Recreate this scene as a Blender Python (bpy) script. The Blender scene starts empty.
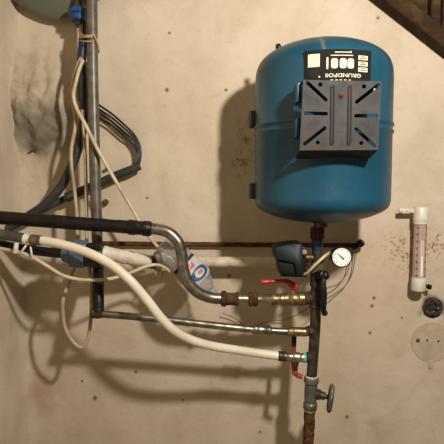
import bpy, bmesh, math, random
from mathutils import Vector, Matrix, noise
random.seed(7)
PI = math.pi
C = bpy.context.scene.collection
F = 476.0; PITCH = math.radians(4.0); CAM = Vector((0, -1.2, 1.45))
FW = Vector((0, math.cos(PITCH), -math.sin(PITCH))); UP = Vector((0, math.sin(PITCH), math.cos(PITCH)))

def P(u, v, h):
    """point seen at photo position (u, v) that stands h metres in front of the back wall"""
    d = FW + Vector((1, 0, 0)) * ((u - 222) / F) + UP * ((222 - v) / F)
    return CAM + d * ((-h - CAM.y) / d.y)
def S(h): return (1.2 - h) / F            # metres per photo pixel at distance h from the wall

# ------------------------------------------------------------------ materials
def lin(c):
    c = c / 255.0
    return c / 12.92 if c <= 0.04045 else ((c + 0.055) / 1.055) ** 2.4
def rgb(r, g, b): return (lin(r), lin(g), lin(b), 1)
class NT:
    def __init__(s, name):
        s.m = bpy.data.materials.new(name); s.m.use_nodes = True
        s.t = s.m.node_tree; s.n = s.t.nodes; s.l = s.t.links
        s.b = s.n['Principled BSDF']; s.co = s.n.new('ShaderNodeTexCoord')
    def new(s, typ, ins=None, **kw):
        x = s.n.new(typ)
        for k, v in kw.items(): setattr(x, k, v)
        for k, v in (ins or {}).items():
            if isinstance(v, bpy.types.NodeSocket): s.l.new(v, x.inputs[k])
            else: x.inputs[k].default_value = v
        return x
    def math(s, op, a, b=0.0, clamp=False):
        return s.new('ShaderNodeMath', {0: a, 1: b}, operation=op, use_clamp=clamp).outputs[0]
    def noise(s, scale, detail=4, rough=.55, vec=None, dist=0.0):
        return s.new('ShaderNodeTexNoise', {'Vector': vec or s.co.outputs['Object'], 'Scale': scale, 'Detail': detail, 'Roughness': rough, 'Distortion': dist}).outputs['Fac']
    def ramp(s, f, a, b, ca=0.0, cb=1.0):
        return s.new('ShaderNodeMapRange', {0: f, 1: a, 2: b, 3: ca, 4: cb}).outputs[0]
    def mix(s, f, a, b):
        x = s.new('ShaderNodeMix', data_type='RGBA')
        for i, v in ((0, f), (6, a), (7, b)):
            if isinstance(v, bpy.types.NodeSocket): s.l.new(v, x.inputs[i])
            else: x.inputs[i].default_value = v
        return x.outputs[2]
    def set(s, k, v):
        if isinstance(v, bpy.types.NodeSocket): s.l.new(v, s.b.inputs[k])
        else: s.b.inputs[k].default_value = v
    def bump(s, h, strength, dist=0.002):
        b = s.new('ShaderNodeBump', {'Height': h, 'Strength': strength, 'Distance': dist})
        s.l.new(b.outputs[0], s.b.inputs['Normal'])
def mat(name, c1, c2=None, rough=.5, metal=0.0, scale=30, lo=.4, hi=.65, c3=None, scale3=90, lo3=.58, hi3=.66, bump=0.0, bscale=120, r2=None, spec=.5):
    t = NT(name)
    col = c1
    if c2: col = t.mix(t.ramp(t.noise(scale), lo, hi), c1, c2)
    if c3:
        f3 = t.ramp(t.noise(scale3, 5), lo3, hi3)
        col = t.mix(f3, col, c3)
        if metal: t.set('Metallic', t.ramp(f3, 0, 1, metal, 0.0))
    if not (c3 and metal): t.set('Metallic', metal)
    t.set('Base Color', col); t.set('Roughness', rough); t.set('Specular IOR Level', spec)
    if bump: t.bump(t.noise(bscale, 4), bump)
    return t.m

M = {}
M['blue'] = None
M['steel'] = mat('worn_steel', rgb(150, 140, 125), rgb(105, 96, 84), .38, .9, 60, c3=rgb(92, 70, 48), scale3=70, lo3=.6, hi3=.7)
M['bright_steel'] = mat('bright_steel', rgb(190, 180, 160), rgb(130, 118, 98), .3, .95, 80)
M['dark_steel'] = mat('tarnished_steel', rgb(84, 74, 62), rgb(50, 42, 34), .42, .6, 50, c3=rgb(74, 46, 26), scale3=60, lo3=.56, hi3=.68)
M['galv'] = mat('galvanised_steel', rgb(106, 99, 87), rgb(80, 74, 65), .42, .35, 40)
M['blackpipe'] = mat('black_tarred_pipe', rgb(12, 10, 9), rgb(24, 19, 15), .42, .0, 45, c3=rgb(110, 92, 70), scale3=170, lo3=.69, hi3=.73, bump=.6, bscale=150, spec=.3)
M['rust'] = mat('rusty_iron', rgb(92, 62, 34), rgb(54, 36, 22), .85, .1, 70, c3=rgb(140, 96, 50), scale3=140, lo3=.58, hi3=.7, bump=.8, bscale=220, spec=.2)
M['rustdark'] = mat('dark_rusty_iron', rgb(66, 44, 30), rgb(38, 28, 22), .75, .2, 70, c3=rgb(104, 66, 38), scale3=120, lo3=.6, hi3=.7, bump=.6, bscale=200)
M['brass'] = mat('tarnished_brass', rgb(158, 138, 100), rgb(104, 84, 54), .4, .8, 90, c3=rgb(84, 54, 32), scale3=110, lo3=.54, hi3=.64)
M['nickel'] = mat('nickel_plated_brass', rgb(205, 196, 176), rgb(150, 132, 100), .3, .9, 100)
M['white_hose'] = mat('white_hose_plastic', rgb(226, 216, 194), rgb(210, 196, 168), .45, 0, 12)
M['white_pipe'] = mat('grubby_white_plastic', rgb(214, 202, 178), rgb(190, 172, 142), .5, 0, 40, c3=rgb(140, 118, 88), scale3=90, lo3=.63, hi3=.7)
M['white_pl'] = mat('white_plastic', rgb(222, 214, 198), rgb(205, 194, 172), .4, 0, 30)
M['beige_cable'] = mat('beige_cable_sheath', rgb(202, 184, 152), rgb(176, 154, 120), .5, 0, 25)
M['tan_cable'] = mat('tan_cable_sheath', rgb(160, 126, 98), rgb(132, 98, 74), .5, 0, 25)
M['black_pl'] = mat('black_plastic', rgb(14, 13, 13), rgb(22, 21, 20), .42, 0, 40, spec=.35)
M['black_rub'] = mat('black_rubber', rgb(34, 33, 30), rgb(48, 46, 42), .55, 0, 40)
M['hose_grey'] = mat('dark_grey_hose', rgb(46, 48, 44), rgb(60, 61, 54), .5, 0, 25, spec=.35)
M['blue_nut'] = mat('blue_grey_plastic', rgb(84, 104, 122), rgb(66, 84, 102), .5, 0, 60)
M['blue_fit'] = mat('bright_blue_plastic', rgb(28, 78, 128), rgb(20, 58, 100), .4, 0, 60)
M['blue_tape'] = mat('dark_blue_tape', rgb(26, 36, 64), rgb(20, 27, 48), .5, 0, 50, bump=.3)
M['blue_mark'] = mat('blue_tape', rgb(40, 62, 112), rgb(30, 46, 84), .5, 0, 50)
M['greypipe'] = mat('dull_grey_brown_pipe', rgb(84, 74, 60), rgb(64, 57, 47), .6, 0, 40, bump=.3)
M['ferrule'] = mat('tarnished_ferrule', rgb(112, 94, 72), rgb(80, 66, 50), .5, .4, 80)
M['faint'] = mat('faded_scale_print', rgb(112, 96, 88), None, .6)
M['loop_cable'] = mat('shaded_beige_cable', rgb(180, 160, 126), rgb(146, 124, 94), .55, 0, 30)  # beige sheath toned down, the shade on the loop is put into the colour
M['thinwire'] = mat('thin_grey_wire', rgb(92, 82, 68), None, .5)
M['switch'] = mat('slate_grey_plastic', rgb(22, 27, 29), rgb(17, 21, 23), .5, 0, 30, spec=.25)
M['red'] = mat('red_enamel', rgb(182, 38, 36), rgb(150, 30, 30), .38, 0, 50)
M['reddull'] = mat('worn_red_enamel', rgb(150, 56, 50), rgb(116, 42, 38), .5, 0, 60)
M['dial'] = mat('dial_white', rgb(236, 234, 228), None, .4)
M['ink'] = mat('black_ink', rgb(30, 28, 26), None, .5)
M['teflon'] = mat('thread_tape', rgb(196, 188, 168), rgb(140, 128, 104), .6, 0, 90)
M['teal'] = mat('teal_thread_sealant', rgb(90, 176, 168), None, .5)
M['plate'] = mat('grey_painted_steel', rgb(60, 57, 54), rgb(44, 42, 40), .6, .0, 40, c3=rgb(78, 52, 36), scale3=45, lo3=.6, hi3=.7, spec=.2, bump=.2)
M['platerib'] = mat('dark_grey_groove', rgb(18, 17, 16), rgb(26, 25, 24), .6, .0, 40, spec=.2)
M['black_lab'] = mat('black_printed_film', rgb(20, 20, 19), rgb(28, 27, 25), .75, 0, 30, spec=.15)
M['lab_white'] = mat('pale_print', rgb(216, 206, 176), rgb(196, 184, 152), .7, 0, 90, spec=.2)
M['string'] = mat('tan_string', rgb(186, 156, 112), rgb(150, 120, 82), .8, 0, 200)
M['wood'] = None
M['copper'] = mat('pink_copper_tube', rgb(176, 126, 96), rgb(140, 94, 68), .45, .3, 40)
M['vessel'] = mat('grey_green_painted_steel', rgb(92, 94, 76), rgb(80, 82, 68), .45, 0, 8)
M['grime'] = mat('charred_mortar', rgb(58, 48, 40), rgb(28, 23, 20), .95, 0, 120, c3=rgb(130, 114, 92), scale3=150, lo3=.6, hi3=.66, bump=1, bscale=200)
M['patch'] = mat('dull_grey_plaster', rgb(188, 171, 145), rgb(172, 155, 128), .9, 0, 40, lo=.35, hi=.65, bump=.3, bscale=160, spec=.2)

def blue_mat():
    t = NT('teal_blue_paint')
    ob = t.co.outputs['Object']
    col = t.mix(t.ramp(t.noise(14), .35, .7), rgb(12, 62, 81), rgb(16, 70, 89))
    # scuffed dusty crown and a run of rust water down from the rim
    sep = t.new('ShaderNodeSeparateXYZ', {0: ob})
    x, y, z = sep.outputs
    dist = t.math('ABSOLUTE', t.math('ADD', x, .0265))
    streak = t.math('MULTIPLY', t.ramp(dist, .0012, .005, 1, 0), t.ramp(z, .26, .40, .0, .75))
    streak = t.math('MULTIPLY', streak, t.ramp(y, -.05, 0, 1, 0))
    streak = t.math('MULTIPLY', streak, t.ramp(t.noise(120), .3, .6, .3, 1))
    col = t.mix(streak, col, rgb(150, 122, 84))
    worn = t.math('MULTIPLY', t.ramp(z, .335, .37, 0, .75), t.ramp(t.noise(40, 6), .38, .62, .1, 1))
    col = t.mix(worn, col, rgb(98, 92, 70))
    t.set('Base Color', col); t.set('Roughness', t.ramp(t.noise(60), .3, .7, .36, .46))
    t.bump(t.noise(260, 3), .06)
    return t.m
M['blue'] = blue_mat()
def wood_mat():
    t = NT('dark_old_timber')
    mp = t.new('ShaderNodeMapping', {'Vector': t.co.outputs['Object'], 'Scale': (6, 30, 60)})
    col = t.mix(t.ramp(t.noise(1.0, 6, .6, mp.outputs[0], 1.0), .3, .7), rgb(66, 47, 28), rgb(38, 27, 17))
    col = t.mix(t.ramp(t.noise(26), .5, .72), col, rgb(80, 64, 38))
    t.set('Base Color', col); t.set('Specular IOR Level', .15); t.set('Roughness', .85); t.bump(t.noise(1.0, 6, .6, mp.outputs[0], 1.0), .5)
    return t.m
M['wood'] = wood_mat()

def wall_mat(marks=True):
    t = NT('stained_plaster')
    geo = t.new('ShaderNodeNewGeometry'); pos = geo.outputs['Position']
    nz = lambda sc, d=5, r=.6: t.noise(sc, d, r, pos)
    col = t.mix(t.ramp(nz(2.2), .35, .68), rgb(208, 192, 168), rgb(192, 175, 149))
    col = t.mix(t.ramp(nz(9, 6, .65), .45, .75, 0, .55), col, rgb(172, 153, 124))
    col = t.mix(t.ramp(nz(30, 6, .7), .58, .78, 0, .4), col, rgb(148, 128, 98))
    vor = t.new('ShaderNodeTexVoronoi', {'Vector': pos, 'Scale': 16.0, 'Randomness': 1.0})
    rnd = t.new('ShaderNodeSeparateColor', {0: vor.outputs['Color']}).outputs[0]
    sp = t.math('MULTIPLY', t.ramp(vor.outputs['Distance'], .045, .075, 1, 0), t.math('GREATER_THAN', rnd, .9))
    col = t.mix(t.math('MULTIPLY', sp, .7), col, rgb(70, 54, 40))
    if marks:
        wob = t.new('ShaderNodeTexNoise', {'Vector': pos, 'Scale': 22.0, 'Detail': 5.0})
        off = t.new('ShaderNodeVectorMath', {0: wob.outputs['Color'], 1: (.5, .5, .5)}, operation='SUBTRACT').outputs[0]
        off = t.new('ShaderNodeVectorMath', {0: off}, operation='SCALE'); off.inputs[3].default_value = .09
        wp = t.new('ShaderNodeVectorMath', {0: pos, 1: off.outputs[0]}, operation='ADD').outputs[0]
        def ell(u, v, ru, rv, soft=.4, warp=True):
            c = P(u, v, 0); k = S(0)
            d = t.new('ShaderNodeVectorMath', {0: wp if warp else pos, 1: tuple(c)}, operation='SUBTRACT').outputs[0]
            d = t.new('ShaderNodeVectorMath', {0: d, 1: (1 / (ru * k), .0, 1 / (rv * k))}, operation='MULTIPLY').outputs[0]
            l = t.new('ShaderNodeVectorMath', {0: d}, operation='LENGTH').outputs[1]
            return t.ramp(l, 1 - soft, 1 + soft, 1, 0)
        grey = rgb(122, 112, 94)
        col = t.mix(t.math('MULTIPLY', ell(36, 112, 34, 52, .5), t.ramp(nz(40, 6, .75), .35, .6, .25, .85)), col, rgb(152, 138, 112))
        col = t.mix(t.math('MULTIPLY', ell(46, 129, 27, 24, .35), t.ramp(nz(34, 6, .75), .2, .55, .6, 1)), col, rgb(118, 109, 91))
        col = t.mix(t.math('MULTIPLY', ell(33, 153, 5, 2.4, .4), .9), col, rgb(52, 40, 30))
        col = t.mix(t.math('MULTIPLY', ell(12, 115, 7, 60, .6), t.ramp(nz(30), .4, .6, .1, .5)), col, rgb(140, 126, 102))
        # rust spatter round the thermometer
        v2 = t.new('ShaderNodeTexVoronoi', {'Vector': wp, 'Scale': 115.0, 'Randomness': 1.0})
        r2 = t.new('ShaderNodeSeparateColor', {0: v2.outputs['Color']}).outputs[1]
        spat = t.math('MULTIPLY', t.ramp(v2.outputs['Distance'], .3, .55, 1, 0), t.math('GREATER_THAN', r2, .42))
        for (u, v, ru, rv, a) in ((404, 249, 12, 15, .9), (436, 243, 14, 11, .85), (400, 252, 26, 20, .35), (430, 268, 30, 5, .3)):
            col = t.mix(t.math('MULTIPLY', t.math('MULTIPLY', spat, ell(u, v, ru, rv, .6)), a), col, rgb(110, 66, 32))
        col = t.mix(t.math('MULTIPLY', ell(408, 247, 26, 20, .7), .25), col, rgb(186, 150, 104))
        # scuff beside the tank, damp bloom low left, pink bloom, dark specks
        col = t.mix(t.math('MULTIPLY', ell(243, 150, 8, 26, .6), t.ramp(nz(45, 6, .75), .48, .6, 0, .7)), col, rgb(96, 76, 54))
        col = t.mix(t.math('MULTIPLY', ell(40, 395, 10, 16, .7), .5), col, rgb(160, 118, 86))
        col = t.mix(t.math('MULTIPLY', ell(372, 290, 22, 60, .8), .28), col, rgb(206, 168, 142))
        col = t.mix(t.math('MULTIPLY', ell(374, 425, 26, 18, .8), t.ramp(nz(20), .4, .6, 0, .35)), col, rgb(140, 124, 96))
        col = t.mix(t.math('MULTIPLY', ell(433, 308, 13, 13, .25, True), .75), col, rgb(96, 82, 64))
        for (u, v, r) in ((167, 90, 1.8), (374, 298, 1.6), (372, 306, 1.6), (370, 333, 1.5), (347, 417, 1.6), (95, 398, 2), (378, 18, 1.4), (226, 90, 1.4),
                          (419, 332, .8), (136, 372, 1.5), (229, 276, 1.8), (82, 381, 1.2), (147, 198, 1.2), (183, 400, 1.2), (260, 432, 1.2), (402, 318, 1)):
            col = t.mix(t.math('MULTIPLY', ell(u, v, r, r * 1.1, .5, False), .8), col, rgb(70, 54, 38))
    t.set('Base Color', col); t.set('Roughness', .92); t.set('Specular IOR Level', .2)
    hgt = t.math('ADD', nz(60, 6, .65), t.math('MULTIPLY', nz(14, 4), 1.5))
    t.bump(hgt, .35, .004)
    return t.m

# ------------------------------------------------------------------ objects
def prop(o, label=None, cat=None, group=None, kind=None):
    if label: o['label'] = label
    if cat: o['category'] = cat
    if group: o['group'] = group
    if kind: o['kind'] = kind
    return o
def thing(name, at, label, cat, group=None):
    o = bpy.data.objects.new(name, None); o.empty_display_size = .02; C.objects.link(o); o.location = at
    return prop(o, label, cat, group)
def wloc(o):
    l = Vector(o.location)
    while o.parent: o = o.parent; l += Vector(o.location)
    return l
def emit(name, bm, m, parent=None, at=None, label=None, cat=None, group=None, kind=None, sharp=38, flat=False):
    """link a bmesh built in world coordinates as one mesh object"""
    if parent is not None: base = wloc(parent)
    elif at is not None: base = Vector(at)
    else:
        bm.verts.ensure_lookup_table(); base = Vector(bm.verts[0].co)
    for v in bm.verts: v.co -= base
    bmesh.ops.recalc_face_normals(bm, faces=bm.faces[:])
    bm.normal_update()
    for f in bm.faces: f.smooth = not flat
    for e in bm.edges:
        if len(e.link_faces) == 2 and e.calc_face_angle(0) > math.radians(sharp): e.smooth = False
    me = bpy.data.meshes.new(name); bm.to_mesh(me); bm.free()
    o = bpy.data.objects.new(name, me); C.objects.link(o)
    me.materials.append(m)
    if parent is not None: o.parent = parent
    else: o.location = base
    return prop(o, label, cat, group, kind)

def spline(pts, n=8):
    pts = [Vector(p) for p in pts]
    if len(pts) < 3: return pts
    q = [pts[0] * 2 - pts[1]] + pts + [pts[-1] * 2 - pts[-2]]
    out = []
    for i in range(1, len(q) - 2):
        p0, p1, p2, p3 = q[i - 1:i + 3]
        for k in range(n):
            s = k / n
            out.append(.5 * ((2 * p1) + (p2 - p0) * s + (2 * p0 - 5 * p1 + 4 * p2 - p3) * s * s + (3 * p1 - p0 - 3 * p2 + p3) * s ** 3))
    out.append(pts[-1])
    return out
def add_tube(bm, pts, rad, seg=12, cap=True, lump=0.0, lumpf=60):
    pts = [Vector(p) for p in pts]
    n = len(pts)
    rad = rad if isinstance(rad, (list, tuple)) else [rad] * n
    T = []
    for i in range(n):
        a = pts[max(0, i - 1)]; b = pts[min(n - 1, i + 1)]
        d = b - a
        if d.length < 1e-9: d = T[-1] if T else Vector((0, 0, 1))
        T.append(d.normalized())
    nrm = T[0].orthogonal().normalized()
    rings = []
    for i in range(n):
        nrm = (nrm - T[i] * nrm.dot(T[i])).normalized()
        b = T[i].cross(nrm)
        ring = []
        for k in range(seg):
            a = 2 * PI * k / seg
            d = nrm * math.cos(a) + b * math.sin(a)
            r = rad[i]
            if lump: r += lump * noise.noise((pts[i] + d * r) * lumpf)
            ring.append(bm.verts.new(pts[i] + d * r))
        rings.append(ring)
    for i in range(n - 1):
        for k in range(seg):
            bm.faces.new((rings[i][k], rings[i][(k + 1) % seg], rings[i + 1][(k + 1) % seg], rings[i + 1][k]))
    if cap:
        bm.faces.new(rings[0][::-1]); bm.faces.new(rings[-1])
    return rings
def turned(bm, A, B, prof, seg=20, rot=0.0, close=True, lump=0.0, lumpf=80):
    """lathe: prof = [(t along A->B, radius in metres)]"""
    A = Vector(A); B = Vector(B); ax = (B - A); T = ax.normalized()
    n = T.cross(Vector((0, 1, 0)))
    if n.length < .1: n = T.cross(Vector((0, 0, 1)))
    n.normalize(); b = T.cross(n)
    rings = []
    for (t, r) in prof:
        ring = []
        for k in range(seg):
            a = 2 * PI * k / seg + rot
            d = n * math.cos(a) + b * math.sin(a)
            p = A + ax * t
            rr = r + (lump * noise.noise((p + d * r) * lumpf) if lump else 0)
            ring.append(bm.verts.new(p + d * rr))
        rings.append(ring)
    for i in range(len(rings) - 1):
        for k in range(seg):
            bm.faces.new((rings[i][k], rings[i][(k + 1) % seg], rings[i + 1][(k + 1) % seg], rings[i + 1][k]))
    if close:
        bm.faces.new(rings[0][::-1]); bm.faces.new(rings[-1])
    return rings
def add_box(bm, c, size, rot=None, bev=0.0):
    m = Matrix.Translation(Vector(c)) @ (rot.to_4x4() if rot else Matrix()) @ Matrix.Diagonal((*size, 1))
    r = bmesh.ops.create_cube(bm, size=1, matrix=m)
    if bev:
        es = list({e for v in r['verts'] for e in v.link_edges})
        bmesh.ops.bevel(bm, geom=es, offset=bev, segments=2, affect='EDGES', profile=.5)
def ring_nut(A, B, r, seg=20, ch=.12):
    bm = bmesh.new(); turned(bm, A, B, [(0, r * .9), (ch, r), (1 - ch, r), (1, r * .9)], seg); return bm
def tube(pts, r, seg=12, n=8, **k):
    bm = bmesh.new(); add_tube(bm, spline(pts, n) if n else pts, r, seg, **k); return bm
def px(*l): return [P(*p) for p in l]
def prism(poly, depth_vec):
    bm = bmesh.new(); a = [bm.verts.new(p) for p in poly]; b = [bm.verts.new(Vector(p) + depth_vec) for p in poly]
    bm.faces.new(a); bm.faces.new(b[::-1]); n = len(a)
    for i in range(n): bm.faces.new((a[i], b[i], b[(i + 1) % n], a[(i + 1) % n]))
    return bm
def add_sphere(bm, c, r, sx=1, sy=1, sz=1, seg=12):
    bmesh.ops.create_uvsphere(bm, u_segments=seg, v_segments=max(6, seg // 2 + 2), radius=r, matrix=Matrix.Translation(Vector(c)) @ Matrix.Diagonal((sx, sy, sz, 1)))
def flat_shape(outer, holes=(), extrude=0.0, bevel=0.0):
    """2-D outline with holes -> bmesh in XY"""
    cu = bpy.data.curves.new('outline', 'CURVE'); cu.dimensions = '2D'; cu.fill_mode = 'BOTH'; cu.extrude = extrude; cu.bevel_depth = bevel; cu.bevel_resolution = 1
    for loop in [outer] + list(holes):
        s = cu.splines.new('POLY'); s.points.add(len(loop) - 1); s.use_cyclic_u = True
        for p, q in zip(s.points, loop): p.co = (q[0], q[1], 0, 1)
    return curve_bm(cu)
def curve_bm(cu):
    o = bpy.data.objects.new('outline', cu); C.objects.link(o)
    dg = bpy.context.evaluated_depsgraph_get(); dg.update()
    me = bpy.data.meshes.new_from_object(o.evaluated_get(dg))
    bm = bmesh.new(); bm.from_mesh(me)
    bpy.data.objects.remove(o); bpy.data.curves.remove(cu); bpy.data.meshes.remove(me)
    return bm
def text_bm(s, size, bold=0.0):
    cu = bpy.data.curves.new('letters', 'FONT'); cu.body = s; cu.size = size; cu.align_x = 'CENTER'; cu.align_y = 'CENTER'; cu.offset = bold; cu.resolution_u = 3
    return curve_bm(cu)
def capsule(a, b, r, n=6):
    a = Vector((*a, 0)); b = Vector((*b, 0)); d = (b - a); ang = math.atan2(d.y, d.x); o = []
    for k in range(n + 1): t = ang + PI / 2 + PI * k / n; o.append((a.x + r * math.cos(t), a.y + r * math.sin(t)))
    for k in range(n + 1): t = ang - PI / 2 + PI * k / n; o.append((b.x + r * math.cos(t), b.y + r * math.sin(t)))
    return o
def circle(c, r, n=14): return [(c[0] + r * math.cos(2 * PI * k / n), c[1] + r * math.sin(2 * PI * k / n)) for k in range(n)]

# ------------------------------------------------------------------ the room
XL = P(25, 350, 0).x
def relief(x, z):
    n = .0016 * noise.fractal(Vector((x * 5, z * 5, 3)), 1, 2, 4) + .0007 * noise.noise(Vector((x * 38, z * 38, 0)))
    k = S(0); c = P(38, 122, 0)
    dx = (x - c.x) / (30 * k); dz = (z - c.z) / k          # dz in photo pixels, up positive
    dzn = dz / 58 if dz > 0 else dz / 24
    g = math.exp(-1.1 * (dx * dx) ** 1.3 - 1.3 * (dzn * dzn) ** 1.2)
    rough = noise.fractal(Vector((x * 26, z * 14, 9)), 1, 2, 5) + .35 * noise.noise(Vector((x * 90 + z * 30, z * 60, 2)))
    n += g * (.042 + .014 * rough) + .007 * rough * math.exp(-dx * dx * .6 - (dz / 75) ** 2)
    c = P(32.5, 152, 0); d = ((x - c.x) / (5 * k)) ** 2 + ((z - c.z) / (3.5 * k)) ** 2
    n -= .02 * math.exp(-d)
    c = P(433, 308, 0); d = math.hypot(x - c.x, z - c.z) / (11 * k)
    n -= .016 * max(0, 1 - d ** 4) if d < 1 else 0
    t = (x - XL)
    if t < .05: n += .012 * (1 - t / .05) ** 2                # soft plastered corner
    return n
def axis(lo, hi, a, b, step, coarse=.12):
    v = []; x = lo
    while x < a - 1e-6: v.append(x); x += coarse
    x = a
    while x < b: v.append(x); x += step
    x = b
    while x < hi: v.append(x); x += coarse
    v.append(hi); return v
bm = bmesh.new()
xs = axis(XL, 1.3, XL, .6, .0055); zs = axis(0, 2.5, .85, 2.02, .0055)
grid = [[bm.verts.new((x, -relief(x, z), z)) for x in xs] for z in zs]
for i in range(len(zs) - 1):
    for j in range(len(xs) - 1): bm.faces.new((grid[i][j], grid[i][j + 1], grid[i + 1][j + 1], grid[i + 1][j]))
# shell behind so that the wall has thickness
WM = wall_mat(True)
emit('wall_back', bm, WM, at=(0, 0, 0), kind='structure', sharp=180)
bm = bmesh.new()
ys = axis(-1.6, 0, -.35, 0, .012)
g2 = [[bm.verts.new((XL + .0025 * noise.fractal(Vector((y * 6, z * 6, 7)), 1, 2, 4) + (.012 * (1 + y / .05) ** 2 if y > -.05 else 0), y, z)) for y in ys] for z in axis(0, 2.5, .85, 2.02, .012)]
for i in range(len(g2) - 1):
    for j in range(len(ys) - 1): bm.faces.new((g2[i][j], g2[i][j + 1], g2[i + 1][j + 1], g2[i + 1][j]))
emit('wall_left', bm, wall_mat(False), at=(0, 0, 0), kind='structure', sharp=180)
bm = bmesh.new(); add_box(bm, ((XL + 1.3) / 2, -.8, -.03), (1.3 - XL + .1, 1.7, .06))
emit('floor', bm, mat('concrete', rgb(150, 138, 118), rgb(120, 110, 94), .9, 0, 8), at=(0, 0, 0), kind='structure')

# ------------------------------------------------------------------ dark timber stairs, upper right
A = P(368, 0, 0); B = P(444, 60, 0); d = (B - A); d.y = 0; d.normalize(); nn = Vector((-d.z, 0, d.x))
if nn.z < 0: nn = -nn
stair = thing('staircase', A, 'dark brown boarded timber stair side sloping down across the top right corner', 'staircase')
def slab(name, s0, s1, n0, n1, h0, h1):
    bm = bmesh.new()
    q = [A + d * s + nn * n for s, n in ((s0, n0), (s1, n0), (s1, n1), (s0, n1))]
    q = [Vector((p.x, -h0, p.z)) for p in q]
    b = prism(q, Vector((0, -(h1 - h0), 0)))
    bmesh.ops.bevel(b, geom=b.edges[:], offset=.003, segments=1, affect='EDGES')
    return emit(name, b, M['wood'], stair, sharp=30)
slab('stringer', -.45, .75, .000, .036, .002, .05)
def plank(u0, u1, h0, h1):
    x0, x1 = P(u0, 20, .01).x, P(u1, 20, .01).x
    zl = lambda x: A.z + (x - A.x) * d.z / d.x + .026 / nn.z
    b = prism([Vector((x0, -h0, zl(x0))), Vector((x1, -h0, zl(x1))), Vector((x1, -h0, 2.35)), Vector((x0, -h0, 2.35))], Vector((0, -(h1 - h0), 0)))
    bmesh.ops.bevel(b, geom=b.edges[:], offset=.002, segments=1, affect='EDGES')
    emit('plank', b, M['wood'], stair, sharp=30)
for u0, u1, h1 in ((330, 366, .018), (367, 395, .02), (396, 426.5, .018), (427.5, 437, .03), (441, 470, .02), (471, 503, .018), (504, 540, .02)): plank(u0, u1, .002, h1)
# ------------------------------------------------------------------ the blue pressure tank
H = .18
ctr = P(322, 130, H); cx, cy = ctr.x, ctr.y
zt = P(322, 46.5, H).z; zs_t = P(256, 78, H).z; zb = P(322, 221, H).z; zs_b = P(256, 196, H).z; zseam = P(256, 131, H).z
R = .1415
tank = thing('pressure_tank', (cx, cy, zb), 'large teal blue upright pressure tank with upside down black label and steel mounting plate', 'tank')
zz = lambda v: P(322, v, H).z
low = [(223, .01), (222.6, .12), (221.5, .3), (219.5, .5), (216.2, .7), (212, .85), (209.5, .915), (207, .958), (204, .985), (200, .998), (196, 1)]
high = [(82, 1), (75, .992), (70, .975), (64, .935), (58.5, .86), (53.2, .74), (48.6, .58), (45.5, .42), (43.4, .25), (42.5, .12), (42.2, .01)]
def dense(l):
    q = spline([Vector((v, f, 0)) for v, f in l], 4)
    return [(zz(p.x), max(.001, min(1, p.y) * R)) for p in q]
prof = dense(low)
for z, r in ((zseam - .012, R), (zseam - .0095, R + .0025), (zseam - .006, R + .0032), (zseam - .003, R + .0005), (zseam, R - .001), (zseam + .003, R + .0005), (zseam + .006, R + .0032), (zseam + .0095, R + .0025), (zseam + .012, R)):
    prof.append((z, r))
prof += dense(high)
bm = bmesh.new(); turned(bm, (cx, cy, 0), (cx, cy, 1), prof, 72)
emit('tank_body', bm, M['blue'], tank, sharp=60)
bm = bmesh.new(); turned(bm, (cx, cy, zb + .006), (cx, cy, zb - .013), [(0, .021), (.3, .021), (.35, .016), (1, .0155)], 24)
emit('outlet', bm, M['dark_steel'], tank)
bm = bmesh.new()
pA = P(278, 55, H); pB = P(278.5, 44, H)
turned(bm, pA, pB, [(0, .0042), (.55, .0042), (.6, .006), (.85, .006), (1, .004)], 12)
emit('lug', bm, M['black_pl'], tank, label='short black peg on the rim')
for v in (119.5, 191):
    c = P(254, v, .165); bm = bmesh.new(); add_box(bm, c, (.022, .03, .034), bev=.002)
    emit('side_tab', bm, M['black_rub'], tank, label='black side tab')
# label, wrapped on the front of the shell
def on_shell(a_len, z, off): a = a_len / R; return Vector((cx + (R + off) * math.sin(a), cy - (R + off) * math.cos(a), z))
def wrap(b, off, x0, z0, turn=True):
    bmesh.ops.triangulate(b, faces=b.faces[:])
    for _ in range(7):
        le = [e for e in b.edges if abs(e.verts[0].co.x - e.verts[1].co.x) > .006]
        if le: bmesh.ops.subdivide_edges(b, edges=le, cuts=1)
    for v in b.verts:
        x, z = (-v.co.x, -v.co.y) if turn else (v.co.x, v.co.y)
        v.co = on_shell(x0 + x, z0 + z, off)
    return b
def rect(w, h, x=0, y=0): return [(x - w / 2, y - h / 2), (x + w / 2, y - h / 2), (x + w / 2, y + h / 2), (x - w / 2, y + h / 2)]
KL = (1.2 - .18 - R) / F                                  # metres per photo pixel on the tank front
lz = P(338, 66.5, H + R).z
def lx(u): return (u - 338.5) * KL
def lv(v): return lz - (v - 66.5) * KL
b = flat_shape([(-.0635, -.031), (.0635, -.031), (.0635, .031), (-.0635, .031)])
labobj = emit('label', wrap(b, .0007, 0, lz, False), M['black_lab'], tank, label='black label with pale upside down lettering', sharp=90)
def lab(name, b, u, v, m='lab_white', turn=True, off=.0013): return emit(name, wrap(b, off, lx(u), lv(v), turn), M[m], labobj, sharp=180)
def roundrect(w, h, r):
    o = []
    for sx, sy, a0 in ((1, 1, 0), (-1, 1, 90), (-1, -1, 180), (1, -1, 270)):
        for k in range(5): a = math.radians(a0 + 90 * k / 4); o.append((sx * (w / 2 - r) + r * math.cos(a), sy * (h / 2 - r) + r * math.sin(a)))
    return o
W = 1.0
bt = text_bm('GRUNDFOS', .0115, .0002)
xs_ = [v.co.x for v in bt.verts]; sc = 36 * KL / (max(xs_) - min(xs_))
for v in bt.verts: v.co.x *= sc; v.co.y *= .8
lab('lettering', bt, 343, 74.8)
lab('bar', flat_shape(roundrect(1.8 * KL, 11.5 * KL, .8 * KL)), 327, 63.2)
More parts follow.
